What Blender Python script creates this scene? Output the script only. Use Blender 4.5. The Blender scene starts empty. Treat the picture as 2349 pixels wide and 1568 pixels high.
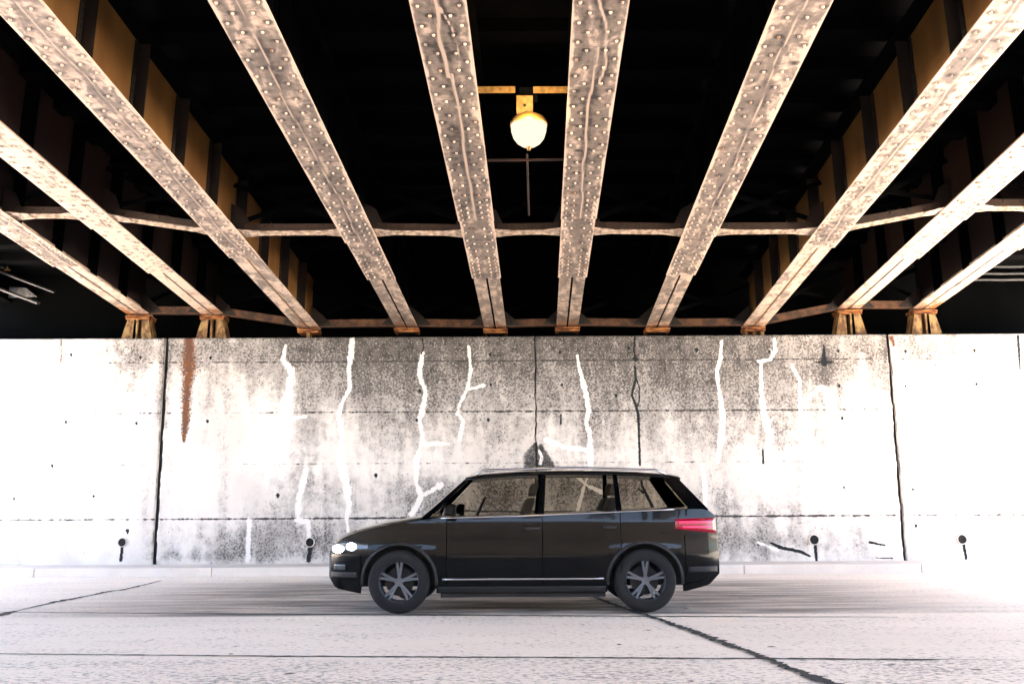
import bpy, math, random
import numpy as np
from mathutils import Vector, Matrix
random.seed(7)
R_ = math.radians
S = bpy.context.scene
COL = S.collection

# ------------------------------------------------------------------ camera, sky, sun, exposure
PITCH, ROLL, FPX = 10.22, -0.31, 2196.0
cam_d = bpy.data.cameras.new('camera'); cam = bpy.data.objects.new('camera', cam_d); COL.objects.link(cam)
cam_d.sensor_width = 36.0; cam_d.lens = FPX/2349*36.0; cam_d.clip_end = 2000; cam_d.clip_start = 0.05
CAMR = Matrix.Rotation(R_(90+PITCH), 3, 'X') @ Matrix.Rotation(R_(ROLL), 3, 'Z')
cam.matrix_world = Matrix.Translation((0, 0, 1.0)) @ CAMR.to_4x4()
S.camera = cam

SUN_EL, SUN_AZ = 55.0, 155.0        # azimuth the light comes FROM, degrees clockwise from +Y
W = bpy.data.worlds.new('World'); S.world = W; W.use_nodes = True
wn = W.node_tree.nodes; wl = W.node_tree.links
sky = wn.new('ShaderNodeTexSky'); sky.sky_type = 'NISHITA'; sky.sun_disc = False
sky.sun_elevation = R_(SUN_EL); sky.sun_rotation = R_(SUN_AZ)
wl.new(sky.outputs[0], wn['Background'].inputs[0]); wn['Background'].inputs[1].default_value = 0.09
sd = bpy.data.lights.new('sun', 'SUN'); sd.energy = 5.0; sd.angle = R_(0.6); sd.color = (1, .93, .84)
sun = bpy.data.objects.new('sun', sd); COL.objects.link(sun)
ldir = Vector((math.sin(R_(SUN_AZ))*math.cos(R_(SUN_EL)), math.cos(R_(SUN_AZ))*math.cos(R_(SUN_EL)), math.sin(R_(SUN_EL))))
sun.rotation_euler = ldir.to_track_quat('Z', 'Y').to_euler(); sun.location = (0, -10, 30)
S.view_settings.view_transform = 'Standard'; S.view_settings.look = 'None'
S.view_settings.exposure = 4.15; S.view_settings.gamma = 1.0
S.render.engine = 'CYCLES'
try:
    S.cycles.use_denoising = True
    S.cycles.max_bounces = 10; S.cycles.diffuse_bounces = 7; S.cycles.sample_clamp_indirect = 8
    S.cycles.transparent_max_bounces = 12
except Exception: pass

# ------------------------------------------------------------------ measuring helpers (photo pixel -> point on a plane)
def ray(px, py): return CAMR @ Vector(((px-1174.5)/FPX, -(py-784)/FPX, -1))
C0 = Vector((0, 0, 1.0))
def onY(px, py, Y): d = ray(px, py); return C0 + d*(Y/d.y)
def onZ(px, py, Z): d = ray(px, py); return C0 + d*((Z-1)/d.z)

# ------------------------------------------------------------------ object helpers
def tag(o, label=None, cat=None, group=None, kind=None):
    if label: o['label'] = label
    if cat: o['category'] = cat
    if group: o['group'] = group
    if kind: o['kind'] = kind
    return o
def thing(name, label, cat, loc=(0, 0, 0), group=None, rot=None):
    o = bpy.data.objects.new(name, None); COL.objects.link(o); o.empty_display_size = .3
    o.location = loc
    if rot is not None: o.rotation_euler = rot
    return tag(o, label, cat, group)
class MB:
    def __init__(s): s.v = []; s.f = []; s.m = []; s.attr = None; s.mi = 0
    def add(s, vs, fs):
        n = len(s.v); s.v += [tuple(v) for v in vs]; s.f += [tuple(i+n for i in f) for f in fs]; s.m += [s.mi]*len(fs)
    def box(s, x0, x1, y0, y1, z0, z1):
        vs = [(x, y, z) for z in (z0, z1) for y in (y0, y1) for x in (x0, x1)]
        s.add(vs, [(0, 2, 3, 1), (4, 5, 7, 6), (0, 1, 5, 4), (2, 6, 7, 3), (0, 4, 6, 2), (1, 3, 7, 5)])
    def bar(s, a, b, w, h, up=(0, 0, 1)):
        a = Vector(a); b = Vector(b); d = (b-a).normalized(); u = Vector(up)
        x = d.cross(u).normalized(); u = x.cross(d).normalized()
        vs = [p + x*sx*w/2 + u*sz*h/2 for p in (a, b) for sx, sz in ((-1, -1), (1, -1), (1, 1), (-1, 1))]
        s.add(vs, [(0, 1, 2, 3), (7, 6, 5, 4), (0, 4, 5, 1), (1, 5, 6, 2), (2, 6, 7, 3), (3, 7, 4, 0)])
    def tube(s, pts, r, n=10, cap=True):
        pts = [Vector(p) for p in pts]; rs = r if isinstance(r, (list, tuple)) else [r]*len(pts)
        vs = []; fs = []
        for i, p in enumerate(pts):
            d = (pts[min(i+1, len(pts)-1)]-pts[max(i-1, 0)]).normalized()
            u = Vector((0, 0, 1)) if abs(d.z) < .9 else Vector((1, 0, 0))
            x = d.cross(u).normalized(); y = x.cross(d).normalized()
            vs += [p + (x*math.cos(2*math.pi*k/n) + y*math.sin(2*math.pi*k/n))*rs[i] for k in range(n)]
        for i in range(len(pts)-1):
            for k in range(n):
                fs.append((i*n+k, i*n+(k+1) % n, (i+1)*n+(k+1) % n, (i+1)*n+k))
        if cap: fs += [tuple(range(n))[::-1], tuple((len(pts)-1)*n+k for k in range(n))]
        s.add(vs, fs)
    def lathe(s, prof, c=(0, 0, 0), axis='Z', n=32):
        vs = []; fs = []
        for r, z in prof:
            for k in range(n):
                a = 2*math.pi*k/n; x, y = r*math.cos(a), r*math.sin(a)
                p = (x, y, z) if axis == 'Z' else (x, z, y)
                vs.append((p[0]+c[0], p[1]+c[1], p[2]+c[2]))
        for i in range(len(prof)-1):
            for k in range(n): fs.append((i*n+k, i*n+(k+1) % n, (i+1)*n+(k+1) % n, (i+1)*n+k))
        s.add(vs, fs)
    def dome(s, c, r, h, nrm=(0, 0, -1), n=9):
        c = Vector(c); nz = Vector(nrm).normalized(); u = Vector((0, 1, 0)) if abs(nz.y) < .9 else Vector((1, 0, 0))
        x = nz.cross(u).normalized(); y = nz.cross(x)
        vs = []
        for rr, hh in ((1, 0), (.88, .5), (.55, .86)):
            vs += [c + (x*math.cos(2*math.pi*k/n)+y*math.sin(2*math.pi*k/n))*rr*r + nz*hh*h for k in range(n)]
        vs.append(c+nz*h); fs = []
        for i in range(2):
            for k in range(n): fs.append((i*n+k, i*n+(k+1) % n, (i+1)*n+(k+1) % n, (i+1)*n+k))
        for k in range(n): fs.append((2*n+k, 2*n+(k+1) % n, 3*n))
        s.add(vs, fs)
    def prism(s, poly, off):
        n = len(poly); off = Vector(off); vs = [Vector(p) for p in poly] + [Vector(p)+off for p in poly]
        s.add(vs, [tuple(range(n)), tuple(range(2*n-1, n-1, -1))] + [(i, i+n, (i+1) % n+n, (i+1) % n) for i in range(n)])
    def build(s, name, mats, parent=None, smooth=False, bevel=0):
        me = bpy.data.meshes.new(name); me.from_pydata(s.v, [], s.f)
        for m in (mats if isinstance(mats, (list, tuple)) else [mats]): me.materials.append(m)
        if any(s.m): me.polygons.foreach_set('material_index', s.m)
        if s.attr:
            for k, a in s.attr.items():
                at = me.attributes.new(k, 'FLOAT', 'POINT'); at.data.foreach_set('value', np.asarray(a, dtype=np.float32))
        me.validate(); me.update()
        import bmesh
        if not s.attr:
            bm = bmesh.new(); bm.from_mesh(me); bmesh.ops.recalc_face_normals(bm, faces=bm.faces); bm.to_mesh(me); bm.free()
        o = bpy.data.objects.new(name, me); COL.objects.link(o)
        if parent: o.parent = parent
        if smooth:
            me.polygons.foreach_set('use_smooth', [True]*len(me.polygons))
            if smooth == 'auto':
                try: me.set_sharp_from_angle(angle=R_(35))
                except Exception: pass
        if bevel:
            b = o.modifiers.new('bevel', 'BEVEL'); b.width = bevel; b.segments = 2; b.limit_method = 'ANGLE'; b.angle_limit = R_(40)
        return o

# ------------------------------------------------------------------ materials
class NT:
    def __init__(s, name):
        s.m = bpy.data.materials.new(name); s.m.use_nodes = True; s.t = s.m.node_tree; s.n = s.t.nodes
        s.b = s.n['Principled BSDF']; s.pos = None
    def link(s, a, b): s.t.links.new(a, b)
    def val(s, sock, v):
        if isinstance(v, bpy.types.NodeSocket): s.link(v, sock)
        else:
            if hasattr(sock.default_value, '__len__') and not hasattr(v, '__len__'): v = (v, v, v, 1)[:len(sock.default_value)]
            if hasattr(v, '__len__') and len(v) == 3 and len(sock.default_value) == 4: v = (*v, 1)
            sock.default_value = v
    def P(s):
        if not s.pos: s.pos = s.n.new('ShaderNodeNewGeometry').outputs['Position']
        return s.pos
    def vscale(s, sc):
        m = s.n.new('ShaderNodeVectorMath'); m.operation = 'MULTIPLY'; s.link(s.P(), m.inputs[0]); m.inputs[1].default_value = sc; return m.outputs[0]
    def noise(s, scale, detail=4, rough=.55, vec=None, stretch=None, dist=0):
        n = s.n.new('ShaderNodeTexNoise'); n.inputs['Scale'].default_value = scale; n.inputs['Detail'].default_value = detail
        n.inputs['Roughness'].default_value = rough; n.inputs['Distortion'].default_value = dist
        s.link(s.vscale(stretch) if stretch else (vec or s.P()), n.inputs['Vector']); return n.outputs['Fac']
    def voro(s, scale, stretch=None, feat='F1'):
        n = s.n.new('ShaderNodeTexVoronoi'); n.feature = feat; n.inputs['Scale'].default_value = scale
        s.link(s.vscale(stretch) if stretch else s.P(), n.inputs['Vector']); return n.outputs['Distance']
    def math(s, op, a, b=0.0, clamp=False):
        n = s.n.new('ShaderNodeMath'); n.operation = op; n.use_clamp = clamp; s.val(n.inputs[0], a); s.val(n.inputs[1], b); return n.outputs[0]
    def ramp(s, f, a, b, lo=0.0, hi=1.0):
        n = s.n.new('ShaderNodeMapRange'); n.interpolation_type = 'SMOOTHSTEP'; s.val(n.inputs[0], f)
        n.inputs[1].default_value = a; n.inputs[2].default_value = b; n.inputs[3].default_value = lo; n.inputs[4].default_value = hi; return n.outputs[0]
    def mix(s, f, a, b):
        n = s.n.new('ShaderNodeMix'); n.data_type = 'RGBA'; s.val(n.inputs[0], f); s.val(n.inputs[6], a); s.val(n.inputs[7], b); return n.outputs[2]
    def attr(s, name):
        n = s.n.new('ShaderNodeAttribute'); n.attribute_name = name; return n.outputs['Fac']
    def bump(s, h, strength=.3, dist=.01):
        n = s.n.new('ShaderNodeBump'); n.inputs['Strength'].default_value = strength; n.inputs['Distance'].default_value = dist
        s.link(h, n.inputs['Height']); s.link(n.outputs[0], s.b.inputs['Normal'])
    def fin(s, col, rough=.7, metal=0.0, spec=.4):
        s.val(s.b.inputs['Base Color'], col); s.val(s.b.inputs['Roughness'], rough); s.b.inputs['Metallic'].default_value = metal
        s.b.inputs['Specular IOR Level'].default_value = spec; return s.m
def simple(name, col, rough=.6, metal=0.0, spec=.4, var=.25, sc=6.0):
    t = NT(name); n = t.noise(sc, 5)
    c2 = tuple(c*(1-var) for c in col); c1 = tuple(min(1, c*(1+var)) for c in col)
    return t.fin(t.mix(t.ramp(n, .3, .7), c2, c1), rough, metal, spec)

# concrete of the abutment: clean grey-white cement, grimy patches, pale sealed cracks, rust, black lines from attributes
t = NT('abutment_concrete')
fine = t.noise(26, 6, .72); mid = t.noise(6.5, 5, .6); big = t.noise(1.1, 4, .55, stretch=(1, 1, .6)); spk = t.voro(30)
st = t.attr('stain')
f = t.math('ADD', t.math('MULTIPLY', fine, 2.3), t.math('ADD', t.math('MULTIPLY', mid, .5), t.math('MULTIPLY', big, .55)))   # mean about .87
f = t.math('ADD', f, t.math('SUBTRACT', st, 1.25))
strk = t.noise(3.2, 5, .6, stretch=(1, 1, .22)); f = t.math('ADD', f, t.math('MULTIPLY', t.math('SUBTRACT', strk, .5), .9)); f = t.math('ADD', f, t.math('MULTIPLY', t.math('SUBTRACT', t.noise(2.1, 4, .6), .5), .7))
film = t.ramp(t.math('ADD', st, t.math('ADD', t.math('MULTIPLY', t.math('SUBTRACT', mid, .5), .9), t.math('MULTIPLY', t.math('SUBTRACT', strk, .5), 1.2))), -.06, .50)
mask = t.math('MULTIPLY', t.ramp(f, .72, 1.24), .96)
col = t.mix(t.ramp(big, .35, .65), (.68, .62, .56), (.56, .505, .455))
col = t.mix(t.math('MULTIPLY', film, .85), col, (.27, .243, .222))
col = t.mix(t.math('MULTIPLY', t.ramp(t.noise(34, 5, .75), .635, .68), t.ramp(big, .35, .6, .25, 1)), col, (.10, .085, .08))
col = t.mix(mask, col, t.mix(t.ramp(mid, .35, .65), (.022, .0195, .0185), (.095, .085, .078)))
col = t.mix(t.math('MULTIPLY', t.ramp(spk, .10, .0), t.ramp(st, .1, .6, .12, .7)), col, (.05, .048, .05))
col = t.mix(t.math('MULTIPLY', t.ramp(t.noise(42, 4, .7), .565, .64), t.ramp(st, .1, .5, .0, .9)), col, (.34, .31, .285))
ln = t.attr('line'); jag = t.noise(9, 5, .7)
col = t.mix(t.ramp(t.math('ADD', ln, t.math('MULTIPLY', t.math('SUBTRACT', jag, .5), 1.5)), .42, .7), col, (.045, .04, .038))
wh = t.attr('white')
col = t.mix(t.ramp(t.math('ADD', wh, t.math('ADD', t.math('MULTIPLY', t.math('SUBTRACT', t.noise(15, 6, .8), .5), 1.9), t.math('MULTIPLY', t.math('SUBTRACT', t.noise(2.5, 3, .6), .5), .8))), .46, .60), col, (.70, .65, .60))
ru = t.attr('rust')
col = t.mix(t.ramp(t.math('ADD', ru, t.math('ADD', t.math('MULTIPLY', t.math('SUBTRACT', fine, .5), 1.8), t.math('MULTIPLY', t.math('SUBTRACT', strk, .5), 1.0))), .18, .70), col, t.mix(t.ramp(mid, .4, .6), (.15, .055, .018), (.10, .05, .032)))
bk = t.attr('black')
col = t.mix(t.ramp(t.math('ADD', bk, t.math('MULTIPLY', t.math('SUBTRACT', t.noise(20, 6, .8), .5), 1.7)), .42, .58), col, (.012, .013, .015))
hgt = t.math('SUBTRACT', t.math('MULTIPLY', fine, .7), t.math('ADD', t.math('MULTIPLY', bk, 1.2), t.math('MULTIPLY', t.ramp(spk, .12, 0), .5)))
t.bump(hgt, .5, .012); M_WALL = t.fin(col, .85, 0, .25)

t = NT('plain_concrete')
n1 = t.noise(1.3, 5); n2 = t.noise(22, 5, .7)
col = t.mix(t.ramp(n1, .35, .65), (.66, .58, .51), (.58, .51, .45)); col = t.mix(t.ramp(n2, .60, .72, 0, .5), col, (.2, .19, .19))
t.bump(n2, .3, .01); M_CONC = t.fin(col, .85, 0, .25)
t = NT('road_concrete')
n1 = t.noise(.35, 4, stretch=(.25, 1, 1)); n2 = t.noise(26, 5, .75, stretch=(.7, 1, 1)); n3 = t.noise(2.2, 4, .6, stretch=(.4, 1, 1))
sx = t.n.new('ShaderNodeSeparateXYZ'); t.link(t.P(), sx.inputs[0])
near = t.ramp(sx.outputs[1], 6.9, 7.2, .05, 0)             # the nearer slab is a rougher, more worn pour
pit = t.ramp(t.math('ADD', t.math('ADD', n2, near), t.math('MULTIPLY', n3, .25)), .67, .78)
col = t.mix(t.ramp(n1, .4, .6), (.84, .73, .62), (.78, .67, .565)); car_shade = t.math('MULTIPLY', t.ramp(sx.outputs[1], 9.95, 10.15), t.ramp(sx.outputs[1], 14.2, 16.0, 1, 0))
car_shade = t.math('MULTIPLY', car_shade, t.math('MULTIPLY', t.ramp(sx.outputs[0], -6.5, -2.5), t.ramp(sx.outputs[0], 2.5, 6.5, 1, 0)))
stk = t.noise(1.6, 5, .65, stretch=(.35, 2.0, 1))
car_shade = t.math('MULTIPLY', car_shade, t.ramp(stk, .30, .62, .35, 1))
col = t.mix(t.math('MULTIPLY', car_shade, .86), col, (.085, .075, .072))                    # the car's shadow and dark blur, painted into the lane colour
col = t.mix(t.math('MULTIPLY', pit, .75), col, (.12, .11, .105))
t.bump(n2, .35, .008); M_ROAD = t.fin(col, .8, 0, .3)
M_JOINT = simple('joint_tar', (.012, .013, .014), .9, var=.4)
M_SOIL = simple('embankment_soil', (.16, .14, .10), .95, sc=2)
M_BLACK = simple('soot_and_shade_black', (.0022, .0022, .0024), .9, spec=.03, sc=2)
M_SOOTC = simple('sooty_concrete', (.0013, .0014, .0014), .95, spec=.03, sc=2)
def flange_mat(name, light, mid, dark):
    t = NT(name); g = t.attr('grime'); w = t.attr('wash')
    n = t.noise(7, 6, .65, dist=.8); n2 = t.noise(28, 5, .7); n4 = t.noise(3.0, 4, .6, stretch=(1.6, .5, 1.6), dist=1.2)
    f = t.math('ADD', g, t.math('ADD', t.math('MULTIPLY', t.math('SUBTRACT', n, .5), 1.0), t.math('MULTIPLY', t.math('SUBTRACT', n4, .5), 1.3)))
    c = t.mix(t.ramp(f, .18, .62), light, mid); c = t.mix(t.ramp(f, .60, .98), c, dark)
    c = t.mix(t.ramp(t.math('ADD', w, t.math('MULTIPLY', t.math('SUBTRACT', n4, .5), .9)), .40, .8), c, tuple(.75*q for q in light))
    c = t.mix(t.math('MULTIPLY', t.ramp(n2, .62, .75), .5), c, (.22, .15, .11))
    r = t.math('ADD', t.attr('rust'), t.math('MULTIPLY', t.math('SUBTRACT', n, .5), 1.4))
    c = t.mix(t.ramp(r, .55, .8), c, (.30, .12, .04))
    t.bump(t.math('ADD', n2, f), .18, .006); return t.fin(c, .5, 0, .4)
M_FLANGE = flange_mat('grimy_cream_paint', (.62, .47, .36), (.175, .138, .112), (.036, .029, .025))
t = NT('brown_web_paint'); n = t.noise(2.5, 5, .6, stretch=(1, 1, .35)); n2 = t.noise(20, 5, .7)
c = t.mix(t.ramp(n, .35, .65), (.20, .098, .026), (.145, .066, .018)); c = t.mix(t.ramp(n2, .62, .74, 0, .6), c, (.07, .035, .02))
t.bump(n2, .15, .004); M_WEB = t.fin(c, .55, 0, .35)
M_STF = simple('dark_brown_steel', (.010, .0055, .003), .7, var=.4, sc=3)
M_WEBR = simple('dim_red_brown', (.011, .005, .004), .7, var=.4, sc=3)
t = NT('rusty_yellow_steel'); n = t.noise(9, 6, .7, stretch=(1, 1, .5)); n2 = t.noise(30, 4, .7)
c = t.mix(t.ramp(n, .42, .58), (.30, .19, .075), (.10, .045, .018)); c = t.mix(t.ramp(n2, .58, .7, 0, .8), c, (.05, .03, .02))
t.bump(n2, .3, .005); M_RUST = t.fin(c, .7, 0, .3)
t = NT('rust_bearing_steel'); n = t.noise(12, 6, .7, stretch=(.4, 1, 2.5))
c = t.mix(t.ramp(n, .42, .56), (.36, .15, .045), (.07, .022, .01)); M_BEAR = t.fin(c, .8, 0, .2)
M_STF2 = simple('rusty_brown_bar', (.065, .028, .010), .7, var=.6, sc=7)
M_CREAM = simple('cream_strut_paint', (.42, .32, .24), .55, sc=14, var=.55)

# ------------------------------------------------------------------ ground, road, kerb
YW = 17.7; YK = 16.6
b = MB(); b.box(-400, 400, -400, 400, -.6, -.02); tag(b.build('ground', M_SOIL), kind='structure')
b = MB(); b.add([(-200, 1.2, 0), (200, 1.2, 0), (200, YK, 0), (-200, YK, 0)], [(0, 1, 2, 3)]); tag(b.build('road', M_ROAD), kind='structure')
b = MB()
for i in range(-30, 30):
    x0 = i*3.0+.9; b.box(x0+.004, x0+2.996, YK, YW+.02, -.02, .15)
tag(b.build('pavement', M_CONC, bevel=.015), kind='structure')
b = MB(); b.box(-120, 120, -6.5, 1.2, -.02, .15); tag(b.build('near_pavement', M_CONC, bevel=.015), kind='structure')

def ribbon(b, pts, z, jag=.35, step=.05, seed=1):
    """pts: (x, y, width) on the ground; a ragged strip."""
    rnd = random.Random(seed); P = []
    for (a, c) in zip(pts[:-1], pts[1:]):
        a3 = Vector(a); c3 = Vector(c); n = max(1, int((c3.xy-a3.xy).length/step))
        P += [a3.lerp(c3, i/n) for i in range(n)]
    P.append(Vector(pts[-1])); vs = []; fs = []; off = 0
    for i, p in enumerate(P):
        d = (P[min(i+1, len(P)-1)].xy-P[max(0, i-1)].xy).normalized(); nr = Vector((-d.y, d.x))
        off = off*.8 + rnd.uniform(-1, 1)*p.z*.25*jag
        w1 = p.z/2*(1+rnd.uniform(-jag, jag)); w2 = p.z/2*(1+rnd.uniform(-jag, jag))
        vs += [(p.x+nr.x*(w1+off), p.y+nr.y*(w1+off), z), (p.x-nr.x*(w2-off), p.y-nr.y*(w2-off), z)]
    for i in range(len(P)-1): fs.append((2*i, 2*i+1, 2*i+3, 2*i+2))
    b.add(vs, fs)
def gp(px, py, w): p = onZ(px, py, 0); return (p.x, p.y, w)
b = MB()
ribbon(b, [gp(-400, 1497, .012), gp(0, 1499, .02), gp(700, 1505, .04), gp(1500, 1509, .04), gp(1920, 1511, .05), gp(2140, 1512, .05), gp(2160, 1512, .012), gp(2349, 1514, .006)], .004, .5, .06, 1)
ribbon(b, [gp(-300, 1401, .01), gp(210, 1405, .04), gp(900, 1410, .075), gp(1500, 1413, .065), gp(2060, 1415, .02)], .004, .4, .06, 2)
ribbon(b, [gp(370, 1362, .02), gp(1100, 1364, .05), gp(1800, 1366, .05), gp(1960, 1366, .01)], .004, .5, .08, 3)
ribbon(b, [gp(370, 1331, .03), gp(280, 1353, .07), gp(255, 1355, .09), gp(200, 1366, .03), gp(150, 1376, .10), gp(95, 1387, .04), gp(40, 1400, .02), gp(0, 1409, .14), gp(-200, 1452, .06)], .004, .6, .05, 4)
ribbon(b, [gp(1255, 1325, .02), gp(1310, 1346, .05), gp(1400, 1384, .07), gp(1480, 1410, .06), gp(1600, 1452, .085), gp(1640, 1468, .09), gp(1720, 1495, .07), gp(1800, 1530, .07), gp(1850, 1548, .09), gp(1920, 1570, .10), gp(2200, 1690, .09)], .008, .55, .03, 5)
for i, (px, py, L) in enumerate([(1487, 1445, 14), (530, 1500, 12), (2040, 1525, 30), (2240, 1536, 30), (1784, 1432, 10), (665, 1545, 26), (1770, 1483, 20), (1575, 1395, 12), (640, 1420, 12), (1420, 1478, 12)]):
    a = gp(px-L/2, py, .01); c = gp(px, py, .045); d = gp(px+L/2, py, .01); ribbon(b, [a, c, d], .005, .4, .03, 10+i)
rr = random.Random(3)
for i in range(120):                               # scattered stone-sized pits in the slab
    px = rr.uniform(100, 2300); py = rr.uniform(1425, 1568); c = onZ(px, py, 0); L = rr.uniform(.01, .035)
    ribbon(b, [(c.x-L, c.y, .003), (c.x, c.y, rr.uniform(.008, .02)), (c.x+L, c.y, .003)], .005, .3, .015, 100+i)
tag(b.build('road_joints', M_JOINT), kind='structure')

# ------------------------------------------------------------------ abutment wall
ZT = onY(1174, 771, YW).z
def wp(px, py): p = onY(px, py, YW); return (p.x, p.z)
STEP = .021; WSC = .82
def seg_field(X, Z, pts, soft=.6):
    """pts (px,py,width_px): 1 inside the stroke, falling to 0 over its edge."""
    out = np.zeros_like(X)
    for (a, c) in zip(pts[:-1], pts[1:]):
        ax, az = wp(a[0], a[1]); cx, cz = wp(c[0], c[1]); dx, dz = cx-ax, cz-az; L2 = dx*dx+dz*dz+1e-9
        tt = np.clip(((X-ax)*dx+(Z-az)*dz)/L2, 0, 1); w = (a[2]+(c[2]-a[2])*tt)/124.0/2*WSC
        d = np.hypot(X-ax-tt*dx, Z-az-tt*dz)
        out = np.maximum(out, np.clip(1.0-(d/np.maximum(w, .003)-1+soft)/(2*soft), 0, 1))
    return out
WHITE = [
 [(655, 790, 9), (650, 825, 15), (668, 850, 18), (664, 900, 26), (652, 950, 34), (645, 1000, 30), (640, 1060, 26)],
 [(703, 1075, 16), (688, 1130, 18), (683, 1165, 24), (684, 1192, 26), (708, 1196, 12), (708, 1236, 14)],
 [(808, 778, 13), (806, 810, 17), (800, 850, 14), (803, 890, 12), (782, 930, 13), (778, 955, 14), (785, 1000, 15), (780, 1060, 24), (795, 1110, 20), (800, 1160, 14), (795, 1190, 10), (802, 1240, 8), (815, 1285, 10)],
 [(968, 812, 12), (962, 855, 13), (976, 900, 14), (968, 945, 18), (963, 965, 12), (970, 1010, 14), (955, 1060, 20), (955, 1110, 12), (967, 1138, 16), (945, 1178, 18)],
 [(967, 1138, 12), (1012, 1112, 16)], [(965, 1022, 16), (1000, 1016, 12), (1030, 1018, 9)], [(945, 1190, 22), (958, 1200, 12), (958, 1240, 7)],
 [(1075, 795, 8), (1080, 850, 11), (1072, 890, 12), (1053, 930, 10), (1050, 948, 16), (1062, 965, 12), (1054, 1010, 10)], [(1072, 893, 10), (1110, 884, 11)],
 [(1324, 815, 7), (1328, 840, 10), (1341, 890, 12), (1351, 945, 14), (1344, 968, 12), (1354, 1000, 15), (1355, 1060, 15), (1355, 1090, 9), (1340, 1130, 9), (1326, 1180, 9)],
 [(1352, 1032, 16), (1300, 1026, 12), (1252, 1008, 14)], [(1305, 1095, 8), (1345, 1130, 11), (1395, 1150, 14), (1400, 1180, 12), (1414, 1240, 11), (1420, 1285, 10)],
 [(1655, 783, 11), (1653, 820, 11), (1644, 850, 9), (1650, 900, 12), (1658, 950, 16), (1656, 1000, 18), (1645, 1060, 14)],
 [(1612, 1065, 9), (1618, 1120, 13), (1617, 1190, 12), (1600, 1230, 13), (1587, 1285, 16)],
 [(1776, 778, 9), (1778, 805, 12), (1766, 824, 9), (1740, 828, 11)], [(1745, 835, 8), (1747, 900, 13), (1752, 950, 18), (1766, 1000, 22), (1760, 1050, 18)],
 [(1817, 838, 9), (1834, 870, 9), (1836, 920, 10), (1838, 990, 12), (1858, 1060, 14)], [(1838, 918, 6), (1885, 888, 14), (1900, 900, 22), (1905, 960, 22)],
 [(2045, 772, 22), (2052, 830, 26), (2068, 900, 46), (2080, 980, 60)], [(2165, 790, 10), (2165, 850, 16)], [(572, 1192, 14), (568, 1285, 14)],
 [(1090, 1112, 3), (1150, 1110, 3)], [(1765, 800, 4), (1770, 805, 4)], [(1740, 1243, 8), (1785, 1262, 10)],
 [(700, 955, 10), (660, 960, 12)]]
BLACK = [
 [(1456, 772, 6), (1454, 800, 5), (1458, 828, 6)], [(1457, 822, 14), (1458, 824, 14)], [(1457, 840, 6), (1458, 870, 7), (1449, 905, 6), (1459, 930, 7), (1464, 950, 8), (1466, 1000, 6), (1468, 1066, 6)],
 [(1458, 862, 4), (1467, 890, 4), (1466, 920, 4), (1462, 932, 4)], [(1464, 1108, 4), (1470, 1135, 6), (1490, 1170, 8), (1517, 1225, 8), (1516, 1260, 8), (1508, 1283, 12)],
 [(1462, 1140, 5), (1475, 1150, 5)], [(1768, 1244, 6), (1790, 1255, 10), (1835, 1264, 9), (1858, 1275, 6)], [(1890, 790, 3), (1890, 815, 12), (1890, 832, 20)], [(1872, 830, 5), (1908, 830, 7)],
 [(2008, 1278, 3), (2050, 1280, 3)], [(1995, 1243, 7), (2030, 1250, 4)], [(968, 775, 4), (972, 795, 4), (966, 812, 4)],
 [(2335, 770, 8), (2337, 800, 8), (2340, 850, 4)], [(1750, 1030, 5), (1751, 1062, 6)], [(1287, 950, 4), (1286, 972, 6)],
 [(1870, 1250, 9), (1873, 1285, 7)], [(2210, 1245, 10), (2216, 1280, 7)], [(712, 1250, 12), (708, 1285, 12)], [(281, 1250, 8), (277, 1284, 9)], [(1325, 1250, 12), (1327, 1285, 12)]]
RUST = [[(433, 772, 22), (436, 800, 30), (434, 850, 40), (430, 890, 30), (426, 940, 26), (424, 980, 20), (422, 1010, 8)], [(2046, 772, 9), (2050, 792, 7)], [(140, 780, 5), (140, 830, 4)]]
HOLES = [(163, 813, 4), (322, 819, 4), (483, 820, 4), (151, 967, 4), (313, 970, 4), (476, 965, 4), (637, 1135, 5), (215, 1137, 3), (120, 1068, 4), (32, 1143, 3), (292, 1217, 5),
 (1124, 812, 4), (1284, 807, 4), (1442, 798, 4), (963, 896, 4), (1126, 882, 4), (1289, 882, 4), (1413, 906, 4), (956, 963, 4), (1120, 962, 4), (862, 1089, 5), (1765, 805, 4), (1923, 804, 4), (2077, 805, 4),
 (2235, 803, 4), (1925, 884, 4), (2077, 885, 3), (2240, 880, 4), (1932, 958, 4), (2094, 1122, 3), (2101, 1205, 4), (1598, 802, 5), (1936, 1117, 3)]
SPALL = [[(1228, 1018, 10), (1226, 1036, 30), (1222, 1050, 44), (1228, 1062, 70)], [(1240, 1022, 10), (1248, 1048, 22), (1262, 1066, 20)]]
SPW = [[(1236, 1032, 5), (1243, 1046, 9), (1240, 1062, 9)]]
POUR = [(778, 833, 828, 822, .9), (0, 950, 0, 937, 1), (0, 1070, 0, 1054, 1), (0, 1195, 0, 1177, 1.2)]
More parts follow.
